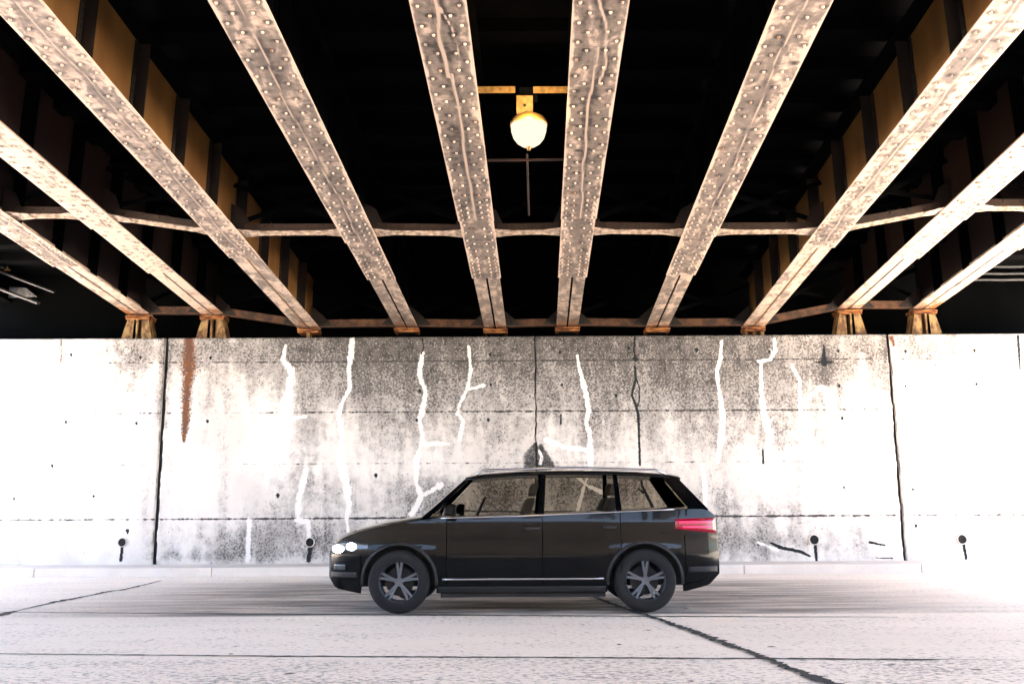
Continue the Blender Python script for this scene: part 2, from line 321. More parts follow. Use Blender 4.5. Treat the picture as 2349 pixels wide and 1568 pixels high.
def stain_at(PX, PY, ):
    g = lambda cx, cy, sx, sy, a: a*np.exp(-((PX-cx)/sx)**2-((PY-cy)/sy)**2)
    s = g(900, 800, 480, 90, .42)+g(1250, 790, 900, 70, .30)+g(1650, 830, 330, 90, .30)+g(850, 900, 230, 70, .22)+g(1330, 880, 220, 110, .16)
    s += g(1650, 960, 250, 60, .08)+g(420, 810, 190, 42, .28)+g(285, 900, 40, 130, .22)+g(350, 940, 30, 90, .28)+g(1480, 950, 300, 120, .10)
    s += g(700, 1000, 30, 70, .18)+g(1010, 980, 220, 60, .14)+g(1790, 1000, 40, 50, .2)+g(700, 1110, 60, 60, .22)
    s += g(1100, 1135, 380, 60, .50)+g(1450, 1130, 250, 50, .35)+g(1150, 1240, 600, 55, .62)+g(1700, 1240, 220, 45, .34)+g(1750, 1170, 200, 30, .22)+g(600, 1240, 130, 45, .3)
    s += g(1780, 890, 130, 80, .12)+g(2120, 800, 160, 40, .26)+g(2000, 860, 50, 60, .16)+g(1895, 840, 40, 45, .3)+g(480, 1275, 180, 14, .3)+g(560, 890, 90, 50, .12)
    s += .16*np.clip((PX-560)/120, 0, 1)*np.clip((2000-PX)/120, 0, 1)*np.clip((1075-PY)/60, 0, 1)+g(1250, 775, 950, 40, .12)+g(1300, 900, 620, 60, .12)
    return s-.09
def wall_panel(x0, x1, detailed=True):
    b = MB(); nx = max(2, int((x1-x0)/(STEP if detailed else .5))); nz = int((ZT+.1)/(STEP if detailed else .5))
    xs = np.linspace(x0, x1, nx+1); zs = np.linspace(-.1, ZT, nz+1); X, Z = np.meshgrid(xs, zs)
    n = X.size; Yv = np.full(n, YW); Xf = X.ravel(); Zf = Z.ravel()
    wob = .008*np.sin(Zf*7.1+x0)+.006*np.sin(Zf*17.3+2*x0)+.004*np.sin(Zf*41)
    edge = ((Xf-x0 < 1e-6) | (x1-Xf < 1e-6)) & detailed
    Xv = Xf+np.where(edge, wob, 0)
    top = Zf > ZT-1e-6
    Yv = Yv + np.where(top | edge, .018, 0)
    b.v = list(zip(Xv.tolist(), Yv.tolist(), Zf.tolist()))
    idx = np.arange(n).reshape(nz+1, nx+1)
    b.f = list(zip(idx[:-1, :-1].ravel().tolist(), idx[:-1, 1:].ravel().tolist(), idx[1:, 1:].ravel().tolist(), idx[1:, :-1].ravel().tolist()))
    # thickness: back, top, sides
    k = n; D = 1.1
    b.v += [(x0, YW+.018, ZT), (x1, YW+.018, ZT), (x1, YW+D, ZT), (x0, YW+D, ZT), (x0, YW+.018, -.1), (x1, YW+.018, -.1), (x1, YW+D, -.1), (x0, YW+D, -.1)]
    b.f += [(k, k+1, k+2, k+3), (k, k+3, k+7, k+4), (k+1, k+5, k+6, k+2), (k+2, k+6, k+7, k+3)]; b.m = [0]*len(b.f)
    A = {k2: np.zeros(n+8) for k2 in ('stain', 'white', 'rust', 'line', 'black')}
    if detailed:
        # world -> photo pixel, for laying the surveyed marks out along the wall
        Rt = np.array(CAMR.transposed()); d = np.stack([Xf, np.full(n, YW), Zf-1.0]); c = Rt@d
        PX = 1174.5+FPX*c[0]/-c[2]; PY = 784-FPX*c[1]/-c[2]
        A['stain'][:n] = stain_at(PX, PY)
        rs = np.random.RandomState(5)
        for P in WHITE:
            if max(p[0] for p in P) < PX.min()-80 or min(p[0] for p in P) > PX.max()+80: continue
            A['white'][:n] = np.maximum(A['white'][:n], seg_field(Xf, Zf, P, .95))
        for P in BLACK: A['black'][:n] = np.maximum(A['black'][:n], seg_field(Xf, Zf, P, .9))
        for P in SPALL: A['stain'][:n] += 1.2*seg_field(Xf, Zf, P, .35)
        for P in SPALL: A['black'][:n] = np.maximum(A['black'][:n], .40*seg_field(Xf, Zf, P, .3))
        for P in SPW: A['white'][:n] = np.maximum(A['white'][:n], seg_field(Xf, Zf, P, .5))
        for P in RUST: A['rust'][:n] = np.maximum(A['rust'][:n], seg_field(Xf, Zf, P, 1.0))
        for px, py, r in HOLES: A['black'][:n] = np.maximum(A['black'][:n], seg_field(Xf, Zf, [(px, py, r*2.2), (px+.5, py+r*1.0, r)], .5)*.95)
        for (zl, wd, st) in ((wp(1174, 827)[1], .026, .8), (wp(1174, 943)[1], .03, .95), (wp(1174, 1061)[1], .026, .95), (wp(1174, 1186)[1], .03, 1.2)):
            fade = np.clip(.56+A['stain'][:n]*.7, .50, 1)*st
            A['line'][:n] = np.maximum(A['line'][:n], np.clip(1-np.abs(Zf-zl)/wd, 0, 1)**.5*np.clip(fade, 0, .85))
        for jx in (wp(370, 1000)[0], wp(2050, 1000)[0]):
            A['stain'][:n] += .22*np.exp(-((Xf-jx)/.12)**2)*np.clip((1150-PY)/200, 0, 1)
        A['stain'][:n] += .12*np.exp(-((ZT-Zf)/.05)**2)
    b.attr = A; o = b.build('wall_panel', M_WALL, wall); return o
wall = thing('abutment_wall', 'tall stained concrete abutment wall with sealed cracks and weep pipes behind the road', 'wall', (0, YW, 0)); wall.location = (0, 0, 0)
JX = [wp(370, 1000)[0], wp(1229, 950)[0], wp(2055, 1000)[0]]
wall_panel(-60, -12.6, False); wall_panel(-12.55, JX[0]-.035); wall_panel(JX[0]+.035, JX[1]-.012); wall_panel(JX[1]+.012, JX[2]-.028); wall_panel(JX[2]+.028, 12.5); wall_panel(12.55, 60, False)
b = MB()
for x, w in ((JX[0], .06), (JX[1], .03), (JX[2], .05), (-12.575, .04), (12.525, .04)): b.box(x-w, x+w, YW+.06, YW+1.08, .152, ZT-.01)
b.build('joint_filler', M_JOINT, wall)
for px, py, r in ((281, 1243, .085), (711, 1243, .088), (1325, 1239, .088), (1867, 1237, .095), (2206, 1236, .092)):
    p = onY(px, py, YW)
    b = MB(); b.lathe([(r, .0), (r, -.035), (r*.88, -.04), (r*.85, -.02), (r*.85, .03)], (p.x, YW, p.z), 'Y', 28)
    pipe = b.build('weep_pipe', M_CONC, wall, smooth='auto')
    b = MB(); b.lathe([(r*.86, 0.0), (.0001, 0.0)], (p.x, YW-.006, p.z), 'Y', 28); b.build('pipe_bore', M_JOINT, pipe)

ob = MB(); ob.box(-60, 60, -7.6, -6.4, -.1, 5.5); tag(ob.build('opposite_abutment', M_CONC), 'plain concrete abutment wall behind the camera', 'wall')
b = MB(); b.box(-60, -11.2, YW+1.12, 60, -.1, ZT-.05); b.box(12.2, 60, YW+1.12, 60, -.1, ZT-.05); b.box(-11.2, 12.2, YW+1.6, 60, -.1, 5.6)
tag(b.build('embankment', M_SOIL), kind='structure')
bw = MB(); bw.box(-11.2, 12.2, YW+1.12, YW+1.55, -.1, 6.1)
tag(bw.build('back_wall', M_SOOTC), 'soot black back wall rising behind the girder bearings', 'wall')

# ------------------------------------------------------------------ girders
GD = ray(1240, 1347); GD = (GD/GD.y).normalized()
GX = Vector((GD.y, -GD.x, 0)).normalized(); GZ = GX.cross(GD).normalized()
GM = Matrix((GX, GD, GZ)).transposed()
YE = 18.15
GEND = [(327, 727), (495, 727), (712, 757), (935, 755), (1137, 757), (1301, 753), (1505, 755), (1725, 753), (1940, 714), (2110, 714)]
PL1 = [609, 624, 589, 639, 636, 634, 629, 566, 591, 572]
PL2 = [None, 520, None, 552, 502, 497, 539, None, 500, None]
def s_at(g, py):       # distance back along the girder from its end, for an image row
    e = onY(GEND[g][0], GEND[g][1], YE); lo, hi = 0, 16
    Rt = CAMR.transposed()
    for _ in range(40):
        m = (lo+hi)/2; c = Rt@((e-GD*m)-C0); y = 784-FPX*c.y/-c.z
        if y > py: lo = m
        else: hi = m
    return lo
LG = 24.2; GB = [.42, .16, .46, .56, .58, .56, .52, .40, .22, .34]
GLAB = ['riveted cream steel girder farthest left in the photo, rusty along its lower edge',
 'bright cream riveted steel girder second from the left, ending on a tapered rusty pedestal',
 'third girder from the left, riveted, with brown web panels showing to its right',
 'wide grimy cream riveted girder crossing the upper left, fourth from the left',
 'cream riveted girder just left of the hanging lamp with a white branching drip line',
 'cream riveted girder just right of the hanging lamp with a Y shaped grey stain',
 'grimy cream riveted girder crossing the upper right, next but one right of the lamp',
 'third girder from the right, bright, riveted, brown web panels showing to its left',
 'very bright riveted girder second from the right, ending on a tapered rusty pedestal',
 'riveted cream girder farthest right in the photo, near the pale conduits']
DEPTH = 1.02
def plate(sa, sb, w, z0, th, name, parent, seed, rivets, wash, base=.5):
    """cover plate from s=sa to s=sb (metres back from the end), width w, underside at z0."""
    b = MB(); nx = 22; ny = max(4, int((sb-sa)/.03)); xs = np.linspace(-w/2, w/2, nx+1); ys = np.linspace(-sb, -sa, ny+1)
    X, Y = np.meshgrid(xs, ys); n = X.size; Xf = X.ravel(); Yf = Y.ravel(); idx = np.arange(n).reshape(ny+1, nx+1)
    b.v = list(zip(Xf.tolist(), Yf.tolist(), [z0]*n))
    b.f = list(zip(idx[:-1, :-1].ravel().tolist(), idx[1:, :-1].ravel().tolist(), idx[1:, 1:].ravel().tolist(), idx[:-1, 1:].ravel().tolist()))
    b.m = [0]*len(b.f); k = n
    hw = w/2
    ring = [(-hw, -sb), (hw, -sb), (hw, -sa), (-hw, -sa)]
    b.v += [(x, y, z0) for x, y in ring]+[(x, y, z0+th) for x, y in ring]
    b.f += [(k, k+1, k+5, k+4), (k+1, k+2, k+6, k+5), (k+2, k+3, k+7, k+6), (k+3, k, k+4, k+7), (k+4, k+5, k+6, k+7)]; b.m += [0]*5
    g = np.full(n, base)-.55*np.clip((np.abs(Xf)-(hw-.03-.012*np.sin(Yf*5+seed)))/.02, 0, 1)
    rs = np.random.RandomState(seed)
    for (rx, ry) in rivets:
        m = np.abs(Yf-ry) < .12
        g[m] = np.maximum(g[m], g[m]*.8+(.72+rs.uniform(-.25, .12))*np.exp(-((Xf[m]-rx)/.050)**2-((Yf[m]-ry)/.03)**2))
    wa = np.zeros(n)
    for (x0, amp, ph, wd, s0, s1) in wash:
        cx = x0+amp*np.sin(Yf*1.3+ph)+amp*.6*np.sin(Yf*3.7+ph*2)+.25*amp*np.sin(Yf*9+ph)
        m = (-Yf > s0) & (-Yf < s1); wa = np.maximum(wa, np.where(m, np.clip(1.15-np.abs(Xf-cx)/wd, 0, 1), 0))
        g = g+np.where(m, .2*np.exp(-((np.abs(Xf-cx)-wd*1.6)/.02)**2), 0)
    off = len(b.v)
    for (rx, ry) in rivets:
        if rs.rand() > .012: b.dome((rx+rs.uniform(-.003, .003), ry+rs.uniform(-.004, .004), z0), .0165, .020, (0, 0, -1), 10)
    tot = len(b.v); G = np.full(tot, .1); G[:n] = g; WA = np.zeros(tot); WA[:n] = wa; RU = np.full(tot, 0.); RU[:n] = .12+.3*np.exp(-((-Yf-sa)/1.2)**2)
    RU[n+8:] = .1+np.repeat(rs.rand((tot-n-8)//31), 31)[:tot-n-8]*.55 if (tot-n-8) else 0
    G[n+8:] = .26
    b.attr = {'grime': G, 'wash': WA, 'rust': RU}
    return b.build(name, M_FLANGE, parent, smooth='auto')
def rivet_rows(sa, sb, dense_to):
    out = []; s = sa+.06; i = 0
    while s < sb:
        p = .085 if s < dense_to else .15
        offs = (-.178, .178) if i % 2 == 0 else (-.088, .088)
        out += [(o, -s) for o in offs]; s += p; i += 1
    return out
girders = []
STIFF = [1.1+1.22*k for k in range(16)]
for g, (ex, ey) in enumerate(GEND):
    e = onY(ex, ey, YE); root = thing('steel_girder', GLAB[g], 'girder', e, 'riveted steel girders carrying the bridge deck'); root.rotation_euler = GM.to_euler()
    girders.append((root, e))
    rs = random.Random(g); s1 = s_at(g, PL1[g]); s2 = s_at(g, PL2[g]) if PL2[g] else None
    wash = [(rs.uniform(-.03, .03), .02, rs.uniform(0, 6), .016, s1+.3, 22)]
    if g == 4: wash = [(.01, .012, 1.0, .024, s2, 9.6), (-.05, .03, 2.2, .028, 9.5, 12.5), (.09, .05, .4, .013, 9.8, 11)]
    if g == 5: wash = [(.0, .018, 3.0, .02, s2, 10), (.06, .05, .5, .02, 9.3, 12)]
    if g in (0, 1, 8, 9): wash.append((.1, .03, rs.uniform(0, 6), .02, s1, 20)); 
    # bottom angles: two angle irons back to back with a dark gap between them
    for sx in (-1, 1):
        b = MB(); x0, x1 = (.018, .21) if sx > 0 else (-.21, -.018)
        nxx, nyy = 7, 200; xs = np.linspace(x0, x1, nxx+1); ys = np.linspace(-LG, 0, nyy+1)
        X, Y = np.meshgrid(xs, ys); n = X.size; Xf = X.ravel(); Yf = Y.ravel(); idx = np.arange(n).reshape(nyy+1, nxx+1)
        b.v = list(zip(Xf.tolist(), Yf.tolist(), [0.0]*n))
        b.f = list(zip(idx[:-1, :-1].ravel().tolist(), idx[1:, :-1].ravel().tolist(), idx[1:, 1:].ravel().tolist(), idx[:-1, 1:].ravel().tolist())); b.m = [0]*len(b.f)
        b.box(x0, x1, -LG, 0, .002, .016); vx = (.0185, .03) if sx > 0 else (-.03, -.0185); b.box(vx[0], vx[1], -LG, -.0, .016, .17)
        tot = len(b.v); G = np.full(tot, .3); G[:n] = GB[g]*.7+.08+.25*np.clip(1-(-Yf)/1.5, 0, 1)*rs.random(); RU = np.zeros(tot); RU[:n] = .12+.62*np.exp(-(-Yf/.9)**2)
        if g in (0, 9): RU[:n] += .3*np.exp(-((Xf+.17*(1 if g == 0 else -1))/.05)**2)*(-Yf < 5)
        b.attr = {'grime': G, 'wash': np.zeros(tot), 'rust': RU}
        b.build('bottom_angle', M_FLANGE, root)
    M_WG = M_WEB if g in (2, 7) else (M_WEBR if g in (0, 1, 8, 9) else M_BLACK)  # web lighting put into the colour: lit pair brown, dimmer webs darker
    a = MB(); a.box(-.0115, .0115, -LG, 0, .004, DEPTH)
    for sgn in (-1, 1):
        for k in range(46):       # rivets along the vertical leg of the bottom angles
            a.dome((sgn*.030, -.3-k*.3, .11), .015, .012, (sgn, 0, 0), 7)
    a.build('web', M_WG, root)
    for k, s in enumerate(STIFF):
        for sgn in (-1, 1):
            a = MB(); x0 = .0115*sgn; x1 = .15*sgn
            a.box(min(x0, x1), max(x0, x1), -s-.006, -s+.006, .017, DEPTH-.02)
            a.box(min(.0115*sgn, .0235*sgn), max(.0115*sgn, .0235*sgn), -s-.09, -s-.006, .172, DEPTH-.02)
            for q in range(8): a.dome((.0235*sgn, -s-.05, .23+q*.09), .013, .01, (sgn, 0, 0), 6)
            a.build('stiffener', M_STF if g in (2, 7) else M_BLACK, root)  # shade beside the stiffeners put into their darker colour
    plate(s1, LG, .462, -.016, .014, 'cover_plate', root, g, rivet_rows(s1, s2 or LG, s1+.95), [] if s2 else wash, GB[g])
    if s2: plate(s2, LG, .482, -.033, .015, 'cover_plate', root, 40+g, rivet_rows(s2, LG, s2+.7), wash, GB[g])
    tf = MB(); tf.box(-.2, .2, -LG, 0, DEPTH, DEPTH+.03); tf.build('top_flange', M_BLACK, root)

# bearings and pedestals on the bridge seat
BLAB = {0: 'rusty tapered pedestal under the girder farthest left', 1: 'rusty tapered pedestal under the second girder from left, by the orange wall streak',
 2: 'small rusty bearing with a narrow stem under the third girder from the left', 3: 'flat rust red bearing plate under the fourth girder from the left', 4: 'flat rust orange bearing plate under the girder left of the lamp',
 5: 'flat rust orange bearing plate under the girder right of the lamp', 6: 'flat orange bearing plate under the fourth girder from the right', 7: 'orange bearing on short dark feet under the third girder from the right',
 8: 'blotchy yellow tapered pedestal under the second girder from the right', 9: 'blotchy yellow tapered pedestal under the girder farthest right'}
for g, (root, e) in enumerate(girders):
    high = g in (0, 1, 8, 9); zt = e.z-.002
    t_ = thing('bridge_pedestal' if high else 'bridge_bearing', BLAB[g], 'pedestal' if high else 'bearing', (e.x, YE-.08, ZT), 'pedestals under the outer girders' if high else 'bearings under the inner girders')
    w = .235 if high else (.20 if g in (2, 7) else .235); H = zt-ZT
    b = MB(); b.box(-w, w, -.17, .2, H-.05, H-.012); b.build('top_plate', M_BEAR, t_, bevel=.006)
    b = MB(); b.box(-w*.97, w*.97, -.16, .19, H-.092, H-.056); b.build('rocker_plate', M_BEAR, t_, bevel=.006)
    if high:
        for sgn in (-1, 1):
            b = MB(); xt0, xt1 = (.075, .2); xb0, xb1 = (.085, .30)
            poly = [(sgn*xt0, -.13, H-.094), (sgn*xt1, -.13, H-.094), (sgn*xb1, -.16, .0), (sgn*xb0, -.16, .0)]
            b.prism(poly, (0, .022, 0)); 
            b.prism([(sgn*xt1, -.128, H-.094), (sgn*(xt1-.02), -.128, H-.094), (sgn*(xb1-.02), -.158, .0), (sgn*xb1, -.158, .0)], (0, .3, 0))
            b.build('side_plate', M_RUST, t_)
        b = MB(); b.box(-.016, .016, -.17, .16, .0, H-.094); b.build('middle_rib', M_RUST, t_)
    else:
        b = MB()
        if g == 2: b.box(-.03, .03, -.1, .1, .0, H-.094)
        elif g == 7:
            for x in (-.15, .0, .15): b.box(x-.03, x+.03, -.1, .1, 0, H-.094)
        else: b.box(-.16, .16, -.06, .14, .0, H-.094)
        b.build('foot', M_RUST if g in (2, 7) else M_BLACK, t_)

# ------------------------------------------------------------------ cross frames between neighbours
def gpt(g, s, dx=0, dz=0):
    return girders[g][1]-GD*s+GX*dx+GZ*dz
NM = ['farthest left pair of girders', 'second and third girders from the left', 'third and fourth girders from the left', 'fourth girder from the left and the next', 'two girders either side of the lamp',
      'girder right of the lamp and the next', 'fourth and third girders from the right', 'third and second girders from the right', 'last two girders on the right']
S_MID = [(YE-13.05)/GD.y]*9
M_STRUT = simple('brown_strut_paint', (.028, .013, .006), .6, sc=9, var=.35)
for g in range(9):
    for kind in ('mid', 'end'):
        s = S_MID[g] if kind == 'mid' else .22
        A = gpt(g, s, .06, .05 if kind == 'mid' else .075); B = gpt(g+1, s, -.06, .05 if kind == 'mid' else .075)
        if kind == 'end' and g == 0: pass
        lab = ('light riveted brace halfway up joining the ' if kind == 'mid' else 'brown brace just above the wall joining the ')+NM[g]
        t_ = thing('cross_brace', lab, 'brace', (A+B)/2, 'braces halfway along the girders' if kind == 'mid' else 'braces at the girder ends')
        o0 = (A+B)/2; a = A-o0; c = B-o0; u = (c-a).normalized(); gl = .34
        if kind == 'mid':
            b = MB(); b.bar(a+u*.28, c-u*.28, .085, .014); b.build('bottom_leg', M_CREAM, t_)
            b = MB(); b.bar(a+u*.28+Vector((0, .035, -.022)), c-u*.28+Vector((0, .035, -.022)), .016, .03); b.build('lip', M_CREAM, t_)
            b = MB(); b.bar(a+u*.2+Vector((0, -.04, .065)), c-u*.2+Vector((0, -.04, .058)), .014, .095)
            L = (c-a).length; k = .35
            while k < L-.3: b.dome(a+u*k+Vector((0, -.047, .075)), .016, .014, (0, -1, 0), 8); k += .24
            b.build('upright_leg', M_STRUT, t_)
            for sgn, P0 in ((1, a), (-1, c)):
                b = MB(); d = u*sgn; y = Vector((0, 1, 0)); z0 = Vector((0, 0, -.0215))
                pts = [P0+d*.05-y*.19, P0+d*.16-y*.19, P0+d*.42-y*.10, P0+d*.42+y*.10, P0+d*.16+y*.19, P0+d*.05+y*.19]
                b.prism([p+z0 for p in pts], (0, 0, .012))
                for q, r in ((.12, -.12), (.12, .12), (.12, 0), (.2, -.08), (.28, -.05), (.28, .06), (.2, .09), (.36, .0)): b.dome(P0+d*q+y*r+z0, .016, .014, (0, 0, -1), 8)
                b.build('gusset_plate', M_CREAM, t_, smooth='auto')
                b = MB(); b.prism([P0+d*.0+Vector((0, -.03, .02)), P0+d*.32+Vector((0, -.03, .02)), P0+d*.18+Vector((0, -.03, .32)), P0+Vector((0, -.03, .42))], (0, .012, 0)); b.build('knee_plate', M_WEBR, t_)
        else:
            b = MB(); b.bar(a+u*.1, c-u*.1, .012, .14); b.bar(a+u*.1+Vector((0, .05, -.065)), c-u*.1+Vector((0, .05, -.065)), .1, .012)
            b.build('lower_bar', M_STF2, t_)
            for sgn, P0 in ((1, a), (-1, c)):
                d = u*sgn; b = MB(); b.prism([P0+d*.0+Vector((0, -.02, -.06)), P0+d*.42+Vector((0, -.02, -.05)), P0+d*.26+Vector((0, -.02, .12)), P0+Vector((0, -.02, .34))], (0, .012, 0))
                for q, zz in ((.14, .0), (.2, .05), (.28, -.01)): b.dome(P0+d*q+Vector((0, -.02, zz)), .016, .014, (0, -1, 0), 8)
                b.build('knee_plate', M_STF, t_, smooth='auto')
        up = Vector((0, 0, DEPTH-.3)); b = MB(); b.bar(a+Vector((0, .03, .12)), c+up+Vector((0, .03, 0)), .07, .012, (0, 1, 0)); b.bar(a+up+Vector((0, .05, 0)), c+Vector((0, .05, .12)), .07, .012, (0, 1, 0))
        b.build('diagonal', M_BLACK, t_)

# deck over the girders
b = MB(); e = girders[4][1]; A = []
def dk(x, Y, dz): 
    return Vector((x, Y, e.z+(YE-Y)*(-GD.z/GD.y)+dz))
XL, XR = -10.3, 11.1
Z1 = DEPTH+.35; YB = -6.3
b.prism([dk(XL, YB, Z1), dk(XR, YB, Z1), dk(XR, YE+1.4, Z1), dk(XL, YE+1.4, Z1)], (0, 0, .5))
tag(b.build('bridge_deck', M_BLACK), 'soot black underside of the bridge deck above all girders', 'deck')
b = MB()
for k in range(28):
    Y = -5.2+k*.84; b.prism([dk(XL+.3, Y, Z1-.16), dk(XR-.3, Y, Z1-.16), dk(XR-.3, Y+.24, Z1-.16), dk(XL+.3, Y+.24, Z1-.16)], (0, 0, .158))
tag(b.build('deck_ties', M_BLACK), 'black timber ties crossing above the girders', 'deck ties', kind='stuff')
for x, lb in ((XL+.1, 'left'), (XR-.1, 'right')):
    b = MB(); b.prism([dk(x-.12, YB, .80), dk(x+.12, YB, .80), dk(x+.12, YE+1.2, .80), dk(x-.12, YE+1.2, .80)], (0, 0, .56))
    tag(b.build('edge_girder', M_BLACK), 'black plain girder closing the %s edge of the bridge' % lb, 'girder')

# ------------------------------------------------------------------ lamp between the centre girders
YL = 9.8
t = NT('lamp_glow'); em = t.n.new('ShaderNodeEmission'); em.inputs[0].default_value = (1, .86, .62, 1); em.inputs[1].default_value = .075
t.link(em.outputs[0], t.n['Material Output'].inputs[0]); M_GLOW = t.m
t = NT('lamp_collar'); M_COLLAR = t.fin((.22, .12, .03), .35, .3, .5)
M_YEL = simple('yellowed_paint', (.30, .17, .05), .6, sc=20, var=.35)
lc = onY(1213, 300, YL); lamp = thing('pendant_lamp', 'glowing pear shaped street lamp hanging between the two centre girders', 'lamp', lc)
r = .195
b = MB(); b.lathe([(r*1.0, .06), (r*.97, -.01), (r*.86, -.08), (r*.66, -.135), (r*.40, -.17), (r*.15, -.185), (.0005, -.187)], (0, 0, 0), 'Z', 36); b.build('globe', M_GLOW, lamp, smooth=True)
b = MB(); b.lathe([(r*.35, .175), (r*.6, .168), (r*.88, .135), (r*1.03, .085), (r*1.04, .055), (r*1.015, .052)], (0, 0, 0), 'Z', 36); b.build('collar', M_COLLAR, lamp, smooth=True)
b = MB(); b.lathe([(.03, -.186), (.024, -.205), (.02, -.22), (.0005, -.228)], (0, 0, 0), 'Z', 12); b.build('finial', M_COLLAR, lamp, smooth=True)
p0 = onY(1185, 266, YL); p1 = onY(1222, 221, YL)
b = MB(); b.box(p0.x-lc.x, p1.x-lc.x, -.02, .01, p0.z-lc.z-.02, p1.z-lc.z)
for q in range(4): b.dome(((p0.x if q % 2 else p1.x)-lc.x+(.02 if q % 2 else -.02), -.02, p0.z-lc.z+.03+(q//2)*.11), .006, .005, (0, -1, 0), 6)
hp = b.build('hanger_plate', M_YEL, lamp)
b = MB(); b.lathe([(.018, 0), (.0005, 0)], ((p0.x+p1.x)/2-lc.x, -.0215, (p0.z+p1.z)/2-lc.z+.0), 'Y', 14); b.build('hole', M_JOINT, hp)
b = MB(); pz = onY(1212, 209, YL).z-lc.z; b.box(-.10, .10, .012, .03, p1.z-lc.z-.06, pz+.05); b.build('back_plate', M_BLACK, lamp)
for xa, xb in ((1090, 1182), (1223, 1315)):
    a = onY(xa, 208.5, YL); c = onY(xb, 208.5, YL); b = MB()
    b.box(a.x-lc.x, c.x-lc.x, -.03, -.018, a.z-lc.z-.036, a.z-lc.z+.036); b.box(a.x-lc.x, c.x-lc.x, -.018, .04, a.z-lc.z+.026, a.z-lc.z+.036); b.build('support_angle', M_YEL, lamp)
ld = bpy.data.lights.new('lamp_light', 'POINT'); ld.energy = 3.0; ld.color = (1, .72, .38); ld.shadow_soft_size = .12
lo = bpy.data.objects.new('lamp_light', ld); COL.objects.link(lo); lo.location = (lc.x, lc.y-.34, lc.z+.02)
# conduit behind the lamp
a = onY(1209, 352, 10.6); b = MB(); b.tube([a+Vector((0, 0, .0)), a+GD*.5, a+GD*1.9], .013, 10)
q = MB(); q.tube([(a.x, a.y, a.z), (a.x, a.y, a.z+1.2)], .014, 10)
cd = thing('conduit', 'thin rusty conduit running back from below the lamp towards the wall', 'conduit', (0, 0, 0))
b.build('pipe', M_STRUT, cd); q.build('riser', M_BLACK, cd)
a = onY(1126, 368, 10.75); c = onY(1290, 366, 10.75); b = MB(); b.bar(a-Vector((.1, 0, 0)), c+Vector((.1, 0, 0)), .03, .022); tag(b.build('support_rod', M_STRUT), 'thin level rod spanning the centre girders just below the lamp', 'rod')

# pale conduits on the far right and odd steel on the far left
M_PALE = simple('galvanised_pipe', (.06, .06, .06), .5, .4, var=.2)
for i, py in enumerate((611, 627, 641)):
    a = onY(2205-i*12, py, 18.6); b = MB(); c = Vector((XR-.3, 18.6, a.z+.0)); b.tube([a, a.lerp(c, .5)+Vector((0, 0, -.012)), c], .028, 10)
    tag(b.build('conduit_pipe', M_PALE), ('highest', 'middle', 'lowest')[i]+' of three pale level conduits at the far right above the wall', 'conduit', 'pale conduits at the far right')
b = MB()
a = onY(-20, 618, 17.4); 
t_ = thing('scrap_steel', 'pale broken steel brackets and slats on the ledge at the far left', 'brackets', onY(30, 665, 18.2))
o0 = onY(30, 665, 18.2)
def L(px, py, Y): return onY(px, py, Y)-o0
M_WSC = simple('white_flaked_paint', (.13, .125, .12), .8, sc=18, var=.4)
b.bar(L(-60, 640, 18.2), L(88, 695, 18.2), .10, .03, (0, -.4, 1)); b.build('slat', M_WSC, t_)
b = MB(); b.bar(L(-60, 600, 18.2), L(125, 670, 18.3), .08, .025, (0, -.4, 1)); b.build('slat', M_WSC, t_)
b = MB(); b.prism([L(-80, 652, 18.7), L(60, 660, 18.7), L(84, 680, 18.7), L(-80, 686, 18.7)], (0, .03, 0)); b.build('panel', M_WSC, t_)
b = MB(); b.prism([L(-60, 592, 18.3), L(8, 592, 18.3), L(8, 615, 18.3), L(-60, 618, 18.3)], (0, .05, 0)); b.build('plate', M_WSC, t_)
b = MB(); b.bar(L(17, 595, 18.3), L(17, 618, 18.3), .03, .03); b.bar(L(10, 619, 18.3), L(24, 619, 18.3), .03, .03); b.build('hook', M_YEL, t_)

# ------------------------------------------------------------------ the car (at rest in the near lane)
def interp(tab, x):
    if x <= tab[0][0]: return tab[0][1]
    for (a, va), (c, vc) in zip(tab[:-1], tab[1:]):
        if x <= c: k = (x-a)/(c-a); return va+(vc-va)*k
    return tab[-1][1]
CX = (onZ(1200, 1400, 0)).x; CY = 11.05
car = thing('car', 'black compact car with its lights on, passing in front of the stained wall', 'car', (CX, CY, 0))
M_PAINT = NT('black_car_paint'); tt_ = M_PAINT; tt_.b.inputs['Coat Weight'].default_value = .15; tt_.b.inputs['Coat Roughness'].default_value = .03
M_PAINT = tt_.fin((.0014, .0018, .0022), .12, .0, .10)
M_TRIM = simple('black_plastic', (.005, .005, .006), .6, var=.2)
M_CHROME = simple('bright_trim', (.45, .45, .47), .2, 1.0, var=.03)
M_TYRE = simple('tyre_rubber', (.006, .006, .0065), .85, var=.3, sc=30)
M_RIM = simple('alloy_rim', (.09, .10, .115), .4, .6, var=.05)
M_SEAT = simple('seat_cloth', (.05, .045, .04), .9)
t = NT('car_glass'); t.b.inputs['Transmission Weight'].default_value = 1.0; t.b.inputs['IOR'].default_value = 1.02; M_GLASS = t.fin((.42, .37, .29), .0, 0, .5)
t = NT('headlight_on'); t.b.inputs['Emission Color'].default_value = (.85, .93, 1, 1); t.b.inputs['Emission Strength'].default_value = 3.0; M_HEAD = t.fin((.8, .8, .8), .2)
M_LENS = simple('clear_lamp_housing', (.05, .055, .06), .12, .3, .6)
t = NT('tail_bulb'); t.b.inputs['Emission Color'].default_value = (1, .03, .14, 1); t.b.inputs['Emission Strength'].default_value = .10; M_TBULB = t.fin((.1, .002, .01), .2)
